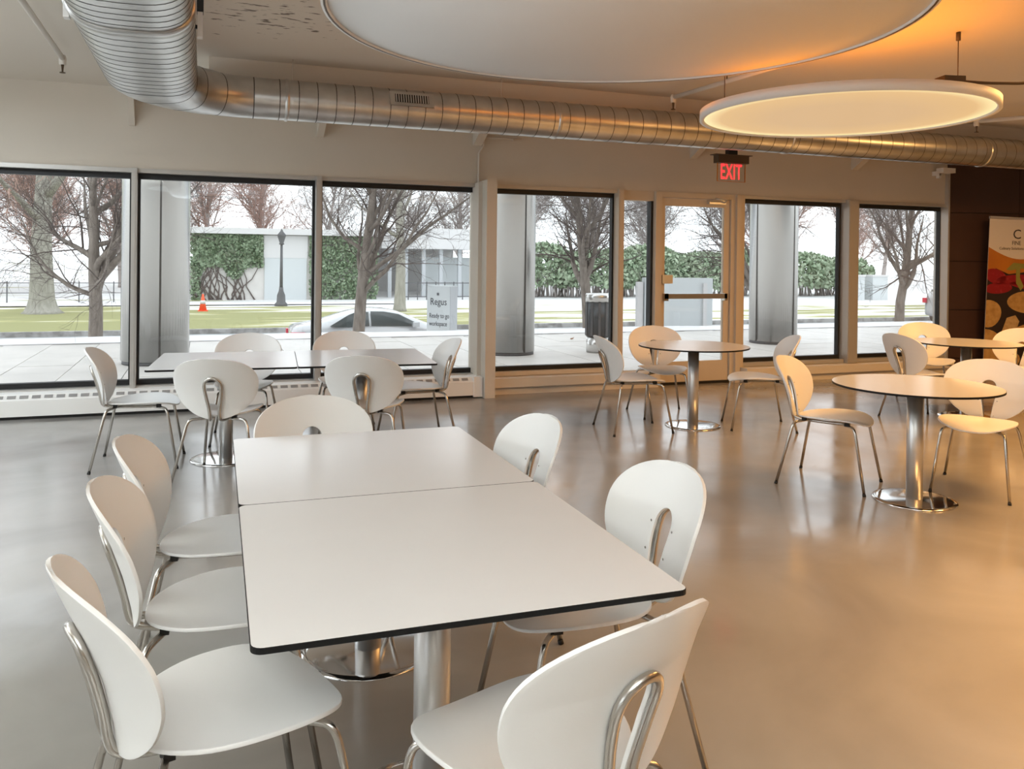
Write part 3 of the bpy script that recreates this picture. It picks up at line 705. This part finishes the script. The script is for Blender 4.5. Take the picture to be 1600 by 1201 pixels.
part('foot', MB().lathe([(.185, 0), (.185, .27)], 40), MT['steelcol'], tb)
part('drum', MB().lathe([(.20, .27), (.20, .83)], 40), MT['bin_k'], tb)
part('top_band', MB().lathe([(.205, .83), (.205, .955), (.19, .97), (0, .975)], 40), MT['steelcol'], tb)
for k in range(10):
    a_ = 2*PI*k/10; part('slat_strip', MB().box((.2, -.02, .28), (.208, .02, .82)), MT['iron'], tb, rot=(0, 0, a_))
rg = thing('pylon_sign', 'grey pylon sign by the street reading Ready to go workspace', 'sign', (4.91, 17.15, -.5), math.radians(-20.2-28))
part('body', MB().box((-.58, 0, -.2), (0, .30, 1.43)), MT['sign'], rg)
part('side_panel', MB().box((0, .012, -.2), (.008, .29, 1.41)), MT['signd'], rg)
def sign_text(txt, size, wx, x, z):
    me = text_mesh(txt, size, wx, .002); me.materials.append(MT['ink']); link('lettering', me, rg, loc=(x, -.003, z), rot=(PI/2, 0, 0))
sign_text('Regus', .21, .85, -.50, 1.02); sign_text('Ready to go', .145, .72, -.52, .74); sign_text('workspace', .145, .72, -.52, .57)
part('emblem', MB().add([(-.30+.05*math.cos(q)*(1 if i % 2 else .4), -.004, 1.25+.05*math.sin(q)*(1 if i % 2 else .4)) for i, q in enumerate(np.linspace(0, 2*PI, 12, endpoint=False))], [tuple(range(12))[::-1]]), MT['ink'], rg)
mn = thing('monument_sign', 'blank pale grey monument sign seen through the glass door', 'sign', (10.55, 17.2, -.5), math.radians(-8))
part('slab', MB().box((-.85, 0, -.3), (.86, .22, 1.62)), MT['sign'], mn)
part('post', MB().box((.60, -.05, -.3), (.69, 0, 1.50)).box((.59, -.06, 1.32), (.70, .01, 1.42)), MT['concl'], mn)
part('side_post', MB().box((-1.02, .05, -.3), (-.88, .18, 1.52)), MT['concl'], mn)

# ------------------------------------------------------------------ outdoors: vehicles
def car(name, label, cat, loc, rz, secs, win, paint, H, tails):
    t = thing(name, label, cat, loc, rz)
    vs = []; NP = 14
    for (x, zl, zb, zt, wb, wt) in secs:   # half outline: sill -> belt -> roof -> mirrored
        pts = [(wb*.90, zl), (wb*.985, zl+.12*(zb-zl)), (wb, zl+.5*(zb-zl)), (wb*.97, zb), (wt+.35*(wb*.97-wt), zb+.62*(zt-zb)), (wt, zb+.90*(zt-zb)), (wt*.6, zt)]
        for y, z in pts: vs.append((x, -y, z))
        for y, z in pts[::-1]: vs.append((x, y, z))
    k = len(secs); fs = [(i*NP+j, i*NP+(j+1) % NP, (i+1)*NP+(j+1) % NP, (i+1)*NP+j) for i in range(k-1) for j in range(NP)]
    fs += [tuple(range(NP))[::-1], tuple((k-1)*NP+j for j in range(NP))]
    me = MB().add(vs, fs, 0, True).mesh('body', paint); recalc(me); b = link('body', me, t)
    bv = b.modifiers.new('sub', 'SUBSURF'); bv.levels = 1; bv.render_levels = 1
    for nm, poly in win:     # glass outlines (x, z, y) mirrored on both sides
        for s_ in (-1, 1):
            v = [(x, s_*y, z) for x, z, y in poly]; v2 = [(x, s_*(y-.03), z) for x, z, y in poly]; n = len(v)
            part(nm, MB().add(v+v2, [tuple(range(n)), tuple(range(2*n-1, n-1, -1))]+[(i, (i+1) % n, (i+1) % n+n, i+n) for i in range(n)]), MT['carglass'], t)
    return t
def wheel(t, x, y, r_):
    o = part('wheel', MB().lathe([(0, -.1), (r_*.6, -.1), (r_*.95, -.09), (r_, -.05), (r_, .05), (r_*.95, .09), (r_*.6, .1), (0, .1)], 24), MT['tyre'], t, loc=(x, y, r_), rot=(PI/2, 0, 0))
    part('hub_cap', MB().lathe([(0, -.112), (r_*.55, -.108), (r_*.58, -.1), (r_*.58, .1), (r_*.55, .108), (0, .112)], 16), MT['alu'], o)
S = [(-2.32, .42, .78, .90, .55, .45), (-2.22, .30, .82, 1.02, .76, .62), (-1.75, .22, .90, 1.06, .86, .66), (-1.35, .20, .93, 1.16, .89, .62), (-.75, .20, .94, 1.40, .90, .58), (-.1, .20, .94, 1.46, .91, .60), (.5, .20, .93, 1.41, .91, .58), (1.15, .20, .91, 1.10, .90, .62), (1.5, .21, .86, .98, .88, .62), (2.0, .24, .76, .88, .82, .58), (2.25, .32, .66, .76, .68, .48), (2.33, .42, .58, .64, .50, .40)]
sc_ = car('sedan_car', 'silver sedan parked on the street beyond the window-side table', 'car', (4.45, 23.0, -1.29), 0, S,
   [('side_window', [(-1.35, 1.0, .84), (-.85, 1.28, .71), (-.72, 1.33, .69), (-.32, 1.36, .68), (-.32, .99, .86), (-1.2, .97, .86)]), ('side_window', [(-.26, .99, .86), (-.26, 1.37, .68), (.1, 1.36, .68), (.5, 1.29, .70), (.95, 1.06, .80), (.98, .97, .85)])], MT['car'], 1.46, None)
for x in (-1.42, 1.38):
    for y in (-.80, .80): wheel(sc_, x, y, .33)
part('tail_lamp', MB().box((-2.33, -.80, .70), (-1.98, -.60, .84)), MT['tail'], sc_); part('tail_lamp', MB().box((-2.33, .60, .70), (-1.98, .80, .84)), MT['tail'], sc_)
part('mirror', MB().box((.82, -1.05, .96), (1.0, -.90, 1.08)), MT['car'], sc_)
part('door_handle', MB().box((-.55, -.925, .80), (-.38, -.905, .83)), MT['alu'], sc_)
part('rear_bumper', MB().box((-2.38, -.7, .34), (-2.25, .7, .55)), MT['car'], sc_)
S2 = [(-2.35, .45, .95, 1.15, .72, .62), (-2.28, .35, 1.02, 1.55, .88, .70), (-1.9, .30, 1.05, 1.70, .93, .70), (-1.0, .28, 1.06, 1.75, .95, .72), (.0, .28, 1.06, 1.74, .95, .72), (.6, .28, 1.05, 1.60, .94, .70), (1.15, .28, 1.03, 1.20, .93, .72), (1.9, .32, .95, 1.08, .88, .66), (2.25, .40, .80, .92, .72, .55), (2.35, .5, .7, .78, .6, .5)]
sv_ = car('suv_car', 'white sport utility vehicle half hidden behind the brown wall, red tail lamp showing', 'car', (33.95, 29.4, -1.25), math.radians(6), S2,
   [('side_window', [(-2.05, 1.12, .90), (-1.9, 1.55, .77), (-1.1, 1.62, .76), (-1.1, 1.10, .93)]), ('side_window', [(-1.0, 1.10, .93), (-1.0, 1.63, .76), (.2, 1.60, .76), (.75, 1.12, .90)])], MT['car'], 1.75, None)
for x in (-1.45, 1.4):
    for y in (-.84, .84): wheel(sv_, x, y, .38)
for y in (-.84, .66): part('tail_lamp', MB().box((-2.42, y, .98), (-2.2, y+.18, 1.20)), MT['tail'], sv_)
part('rear_window', MB().add([(-2.33, -.6, 1.16), (-2.33, .6, 1.16), (-2.16, .55, 1.60), (-2.16, -.55, 1.60)], [(0, 1, 2, 3)]), MT['carglass'], sv_)

# ------------------------------------------------------------------ outdoors: trees
def grow_tree(seed, spec):
    rg_ = random.Random(seed); trunk = MB(); tw = MB()
    def branch(p, d, L, r, lev, mb_):
        k = max(3, int(spec['seg'][lev])); pts = [p.copy()]; rs = [r]; dd = d.copy(); st = L/k
        for i in range(k):
            w = spec['wig'][lev]
            dd = (dd+Vector((rg_.gauss(0, w), rg_.gauss(0, w), rg_.gauss(0, w)+spec['up'][lev]))).normalized()
            p = p+dd*st; pts.append(p.copy()); rs.append(r*(1-(i+1)/k*spec['tap'][lev]))
        if lev == 0:
            a0 = pts[0]; e_ = (pts[1]-pts[0]).normalized(); fl = spec.get('flare', 1.3)
            pts = [a0-e_*.08, a0+e_*.12, a0+e_*.32, a0+e_*.62]+pts[1:]; rs = [r*fl, r*(.55+.45*fl), r*(.8+.2*fl)*1.0, r*1.0]+rs[1:]
        (trunk if lev <= 1 else tw).tube(pts, rs, 9 if lev == 0 else (5 if lev == 1 else 3), 0 if lev < 2 else 0, cap=(lev < 2))
        if lev+1 >= len(spec['n']): return
        if lev == 0: pts = [pts[0]]+pts[4:]; rs = [r]+rs[4:]
        nb = spec['n'][lev+1]; nb = rg_.randint(int(nb*.8), int(nb*1.2)+1)
        for j in range(nb):
            t = spec['start'][lev+1]+(1-spec['start'][lev+1])*((j+rg_.random())/nb)**spec.get('pw', [1]*5)[lev+1]
            i = min(int(t*k), k-1); f = t*k-i; q = pts[i].lerp(pts[i+1], f); ax = (pts[i+1]-pts[i]).normalized()
            az = rg_.random()*2*PI; o_ = ax.orthogonal().normalized(); o_ = Quaternion(ax, az) @ o_
            an = math.radians(rg_.gauss(spec['ang'][lev+1], 13)); nd = (ax*math.cos(an)+o_*math.sin(an)).normalized()
            rr = max(rs[i]*spec['rr'][lev+1]*(.7+.5*rg_.random()), spec['rmin'])
            branch(q, nd, spec['len'][lev+1]*(.6+.7*rg_.random())*(1.15-.5*t), rr, lev+1, mb_)
    branch(Vector((0, 0, 0)), Vector((rg_.gauss(0, .03), rg_.gauss(0, .03), 1)).normalized(), spec['len'][0], spec['r'], 0, trunk)
    return trunk, tw
STREET = dict(r=.15, seg=[9, 8, 6, 4, 3], wig=[.05, .13, .18, .22, .22], up=[.05, .09, .04, .02, .01], tap=[.85, .85, .85, .8, .7], n=[1, 16, 10, 7, 4], start=[0, .26, .12, .1, .12], pw=[1, 1.7, 1, 1, 1], ang=[0, 50, 48, 46, 42], rr=[1, .60, .40, .45, .6], len=[6.0, 3.3, 1.6, .85, .46], rmin=.0036)
def tree(name, label, loc, seed, spec, bm, tm, cat='tree', group=None, s=1., rz=0):
    t = thing(name, label, cat, loc, rz, group); t.scale = (s, s, s)
    a_, b_ = grow_tree(seed, spec); part('trunk', a_, MT[bm], t); o = part('twigs', b_, MT[tm], t); o['kind'] = 'stuff'; return t
GS = 'bare street trees along the kerb'
tree('street_tree', 'bare street tree at far left, in front of the giant trunk', (-1.98, 18.0, -.85), 11, STREET, 'bark', 'twig', group=GS)
tree('street_tree', 'bare street tree with the silver sedan parked behind it', (3.06, 18.0, -.85), 23, STREET, 'bark', 'twig', group=GS)
tree('street_tree', 'bare street tree rising behind the litter bin', (8.60, 18.0, -.85), 37, STREET, 'bark', 'twig', group=GS)
tree('street_tree', 'bare street tree partly behind the right edge of the glass door', (13.35, 18.0, -.85), 41, STREET, 'bark', 'twig', group=GS)
tree('street_tree', 'bare street tree in the last window before the brown wall', (18.05, 18.0, -.85), 58, STREET, 'bark', 'twig', group=GS)
BIG = dict(STREET, r=.50, pw=[1]*5, len=[13, 7.5, 3.6, 1.8, .9], n=[1, 8, 7, 5, 3], start=[0, .26, .1, .1, .1], flare=1.9, rmin=.012)
tree('old_tree', 'huge pale trunk of an old tree on the lawn at far left', (-6.45, 40.2, -1.0), 7, BIG, 'barkp', 'twigr')
MID = dict(STREET, r=.27, pw=[1]*5, len=[11, 6.5, 3.0, 1.4, .7], n=[1, 9, 8, 5, 3], start=[0, .24, .1, .1, .1], flare=1.4, rmin=.010)
tree('pale_tree', 'pale-barked bare tree across the street, left of the pylon sign', (8.75, 39.2, -1.0), 9, MID, 'barkp', 'twigg')
WOOD = dict(STREET, r=.22, pw=[1, 1, 1, 1], seg=[6, 5, 4, 3], wig=[.05, .12, .18, .2], up=[.05, .12, .08, .04], tap=[.6, .8, .85, .8], n=[1, 22, 16, 11], start=[0, .16, .08, .08], ang=[0, 42, 42, 40], rr=[1, .5, .45, .6], len=[10, 5.0, 2.4, 1.2], rmin=.012)
protos = []
for k in range(3):
    a_, b_ = grow_tree(100+k, WOOD); protos.append((a_.mesh('trunk', MT['twigg']), b_.mesh('twigs', MT['twigr']), b_.mesh('twigs', MT['twigg'])))
woods = [(-9, 54, 0), (-13.5, 55, 0), (-3.5, 55.5, 0), (-18, 53, 0), (-22, 62, 0), (-16, 58, 0), (-11, 66, 0), (-5, 60, 0), (0, 63, 0), (4, 66, 0), (9, 68, 1), (15, 66, 1), (21, 70, 1), (22, 60, 1), (29, 62, 1), (36, 64, 1), (43, 62, 1), (50, 66, 0), (57, 62, 0), (64, 66, 1), (-28, 66, 0), (26, 68, 1), (40, 70, 1), (47, 60, 0)]
ORD = ['first', 'second', 'third', 'fourth', 'fifth', 'sixth', 'seventh', 'eighth', 'ninth', 'tenth', 'eleventh', 'twelfth', 'thirteenth']
kind_of = lambda w: 1 if w[2] else (0 if w[0] < 6 else 2)
for k, (x, y, red) in enumerate(woods):
    same = sorted([w for w in woods if kind_of(w) == kind_of((x, y, red))]); od = ORD[same.index((x, y, red))]
    lb = '%s bare woodland tree, %s from the left of those %s' % (('reddish', 'greyish', 'reddish')[kind_of((x, y, red))], od, ('beyond the lawn and ivy building', 'behind the evergreen hedge', 'far off at the right end')[kind_of((x, y, red))])
    t = thing('woodland_tree', lb, 'tree', (x, y, -.5), k*1.3, 'distant reddish woodland trees at left' if (red == 0 and x < 6) else ('distant reddish woodland trees at right' if red == 0 else 'distant grey woodland trees behind the hedge'))
    s_ = .85+.3*((k*7) % 5)/5; t.scale = (s_, s_, s_); q = protos[k % 3]
    link('trunk', q[0], t); o = link('twigs', q[1] if red == 0 else q[2], t); o['kind'] = 'stuff'

# ------------------------------------------------------------------ outdoors: evergreen hedge and ivy building
def leaf_cloud(n, sampler, size, seed):
    g = np.random.default_rng(seed); P = sampler(g, n); d1 = g.normal(size=(n, 3)); d1 /= np.linalg.norm(d1, axis=1)[:, None]
    d2 = np.cross(d1, g.normal(size=(n, 3))); d2 /= np.linalg.norm(d2, axis=1)[:, None]
    s_ = (size*(.6+.8*g.random(n)))[:, None]
    V = np.stack([P-d1*s_, P-d2*s_*.6, P+d1*s_, P+d2*s_*.6], 1).reshape(-1, 3)
    m = MB(); m.v = V.tolist(); m.f = np.arange(4*n).reshape(-1, 4).tolist(); m.m = [0]*n; m.s = [False]*n; return m
hd = [(20.0, 50, 4.4, 3.4), (24.1, 49.4, 4.6, 3.0), (28.3, 50, 4.4, 3.3), (32.3, 49.6, 4.6, 2.9), (36.4, 50, 4.5, 3.2), (40.6, 49.7, 4.6, 3.0), (44.6, 50, 4.4, 2.7)]
for k, (x, y, w, hh) in enumerate(hd):
    t = thing('evergreen_hedge', 'evergreen bush of the hedge across the street, %s from the left' % ['first', 'second', 'third', 'fourth', 'fifth', 'sixth', 'seventh'][k], 'hedge', (x, y, -.85), 0, 'evergreen bushes of the hedge across the street')
    def smp(g, n, w=w, hh=hh):
        u = g.random(n)*2*PI; v = g.random(n); rr_ = (.75+.3*g.random(n)); z = hh*(.22+.78*v); k_ = np.sqrt(np.clip(1-(np.abs(v-.35)/.68)**2.4, 0.02, 1))
        return np.stack([np.cos(u)*w*.62*k_*rr_, np.sin(u)*1.5*k_*rr_, z+.1*g.normal(size=n)], 1)
    o = part('foliage', leaf_cloud(3600, smp, .17, 60+k), MT['hedge'], t); o['kind'] = 'stuff'
    st = MB()
    for j in range(64):
        xx = -w/2+w*j/63; st.tube([(xx, rng.gauss(0, .3), 0), (xx+rng.gauss(0, .2), rng.gauss(0, .2), hh*.5)], [.05, .025], 4)
    o = part('stems', st, MT['twigg'], t); o['kind'] = 'stuff'
bd = thing('concrete_building', 'low flat-roofed concrete building with ivy, seen through the left windows', 'building', (0, 48.6, -1.0))
part('wall', MB().box((-.6, 0, 0), (9.4, 6, 3.75)), MT['conc'], bd)
part('roof_slab', MB().box((-1.0, -.5, 3.75), (9.8, 6.5, 4.08)), MT['concl'], bd)
part('metal_panel', MB().box((3.15, -.06, .05), (5.45, 0, 2.45)), MT['mdoor'], bd)
part('panel_head', MB().box((3.10, -.08, 2.45), (5.50, 0, 3.7)), MT['concl'], bd)
part('louvre_door', MB().box((-1.9, .5, .0), (-.6, .9, 2.0)), MT['concl'], bd)
def ivs(x0, x1, bare):
    def f(g, n):
        x = x0+(x1-x0)*g.random(n); z = 3.85*g.random(n)**.8
        if bare:
            z = np.where((x > x0+.5) & (z < 1.7+.5*np.sin(x*3)), 1.9+1.9*g.random(n), z)
        return np.stack([x, -.05-.18*g.random(n), z], 1)
    return f
o = part('ivy_leaves', leaf_cloud(5200, ivs(-.7, 3.05, True), .10, 5), MT['ivy'], bd); o['kind'] = 'stuff'
o = part('ivy_leaves', leaf_cloud(4600, ivs(5.6, 9.5, False), .10, 6), MT['ivy'], bd); o['kind'] = 'stuff'
iv = MB()
for j in range(26):
    x = -.3+3.1*rng.random(); pts = [Vector((x, -.06, 0))]
    for q in range(5): pts.append(pts[-1]+Vector((rng.gauss(0, .22), 0, .42)))
    iv.tube(pts, [.04-.005*q for q in range(6)], 4)
o = part('ivy_stems', iv, MT['twig'], bd); o['kind'] = 'stuff'
pv = thing('pavilion', 'pale flat-roofed pavilion with slim posts behind the pylon sign', 'building', (9.9, 50.5, -1.0))
part('roof_slab', MB().box((0, -1.0, 3.1), (6.3, 6, 4.35)), MT['concl'], pv)
part('rear_wall', MB().box((.2, 5, 0), (6.2, 5.2, 3.1)), MT['concl'], pv)
for x in (.5, 1.5, 2.6, 3.7, 4.9, 6.0): part('post', MB().box((x, -.6, 0), (x+.22, -.38, 3.1)), MT['signd'], pv)
part('glazing_panel', MB().box((3.0, .5, 0), (6.1, .6, 2.6)), MT['mdoor'], pv)
rl = thing('railing', 'low iron railing along the snowy park path at far left', 'railing', (-14, 47.5, -.95))
for k in range(9): part('post', MB().box((k*1.6, 0, 0), (k*1.6+.05, .05, 1.1)), MT['iron'], rl)
part('rail', MB().box((0, .02, 1.0), (12.9, .045, 1.035)), MT['iron'], rl); part('rail', MB().box((0, .02, .5), (12.9, .045, .53)), MT['iron'], rl)
rl = thing('railing', 'low iron railing in front of the pale pavilion', 'railing', (10.6, 47.8, -.95))
for k in range(14): part('post', MB().box((k*.55, 0, 0), (k*.55+.05, .05, 1.1)), MT['iron'], rl)
part('rail', MB().box((0, .01, 1.0), (7.2, .04, 1.05)), MT['iron'], rl); part('rail', MB().box((0, .01, .2), (7.2, .04, .25)), MT['iron'], rl)
# lamp post, cone, utility boxes
lp = thing('street_lamp', 'black cast-iron street lamp in front of the concrete building', 'lamp', (3.68, 44.0, -.98))
part('base', MB().lathe([(.32, 0), (.32, .10), (.22, .2), (.20, .55), (.12, .75), (.10, .95)], 16), MT['iron'], lp)
part('post', MB().lathe([(.085, .9), (.06, 3.1)], 12), MT['iron'], lp)
part('lantern', MB().lathe([(.06, 3.1), (.14, 3.14), (.10, 3.2), (.21, 3.55), (.23, 3.6), (.08, 3.78), (.03, 3.9), (0, 3.95)], 12), MT['iron'], lp)
cn = thing('traffic_cone', 'orange traffic cone on the lawn beside the ivy wall', 'cone', (-.05, 40.5, -1.0))
part('base', MB().box((-.22, -.22, 0), (.22, .22, .05)), MT['cone'], cn)
part('body', MB().lathe([(.17, .05), (.035, .78), (0, .79)], 16), MT['cone'], cn)
part('white_band', MB().lathe([(.122, .34), (.092, .50)], 16), MT['concl'], cn)
for x, w, lb in ((40.6, 1.5, 'dark utility cabinet across the street, left of the pair'), (42.8, 1.3, 'dark utility cabinet across the street, right of the pair')):
    t = thing('utility_cabinet', lb, 'cabinet', (x, 45, -.98)); part('body', MB().box((0, 0, 0), (w, 1, 1.6)), MT['mdoor'], t); part('lid', MB().box((-.05, -.05, 1.6), (w+.05, 1.05, 1.72)), MT['concl'], t)
for (x, y, s_, lb) in ((13.35, 14.55, .07, 'fallen brown leaf on the plaza paving outside the last window'), (6.62, 14.6, .05, 'fallen brown leaf on the plaza paving beside the bin')):
    t = thing('fallen_leaf', lb, 'leaf', (x, y, .005), .6)
    part('blade', MB().add([(-s_*1.6, 0, 0), (-s_*.4, -s_*.7, .01), (s_, 0, .025), (-s_*.4, s_*.7, .01), (-s_*.4, 0, -.004)], [(0, 1, 4), (1, 2, 4), (2, 3, 4), (3, 0, 4)]), MT['leaf'], t)
    part('stalk', MB().tube([(s_*.9, 0, .02), (s_*1.5, .01, .03)], .003, 4), MT['leaf'], t)
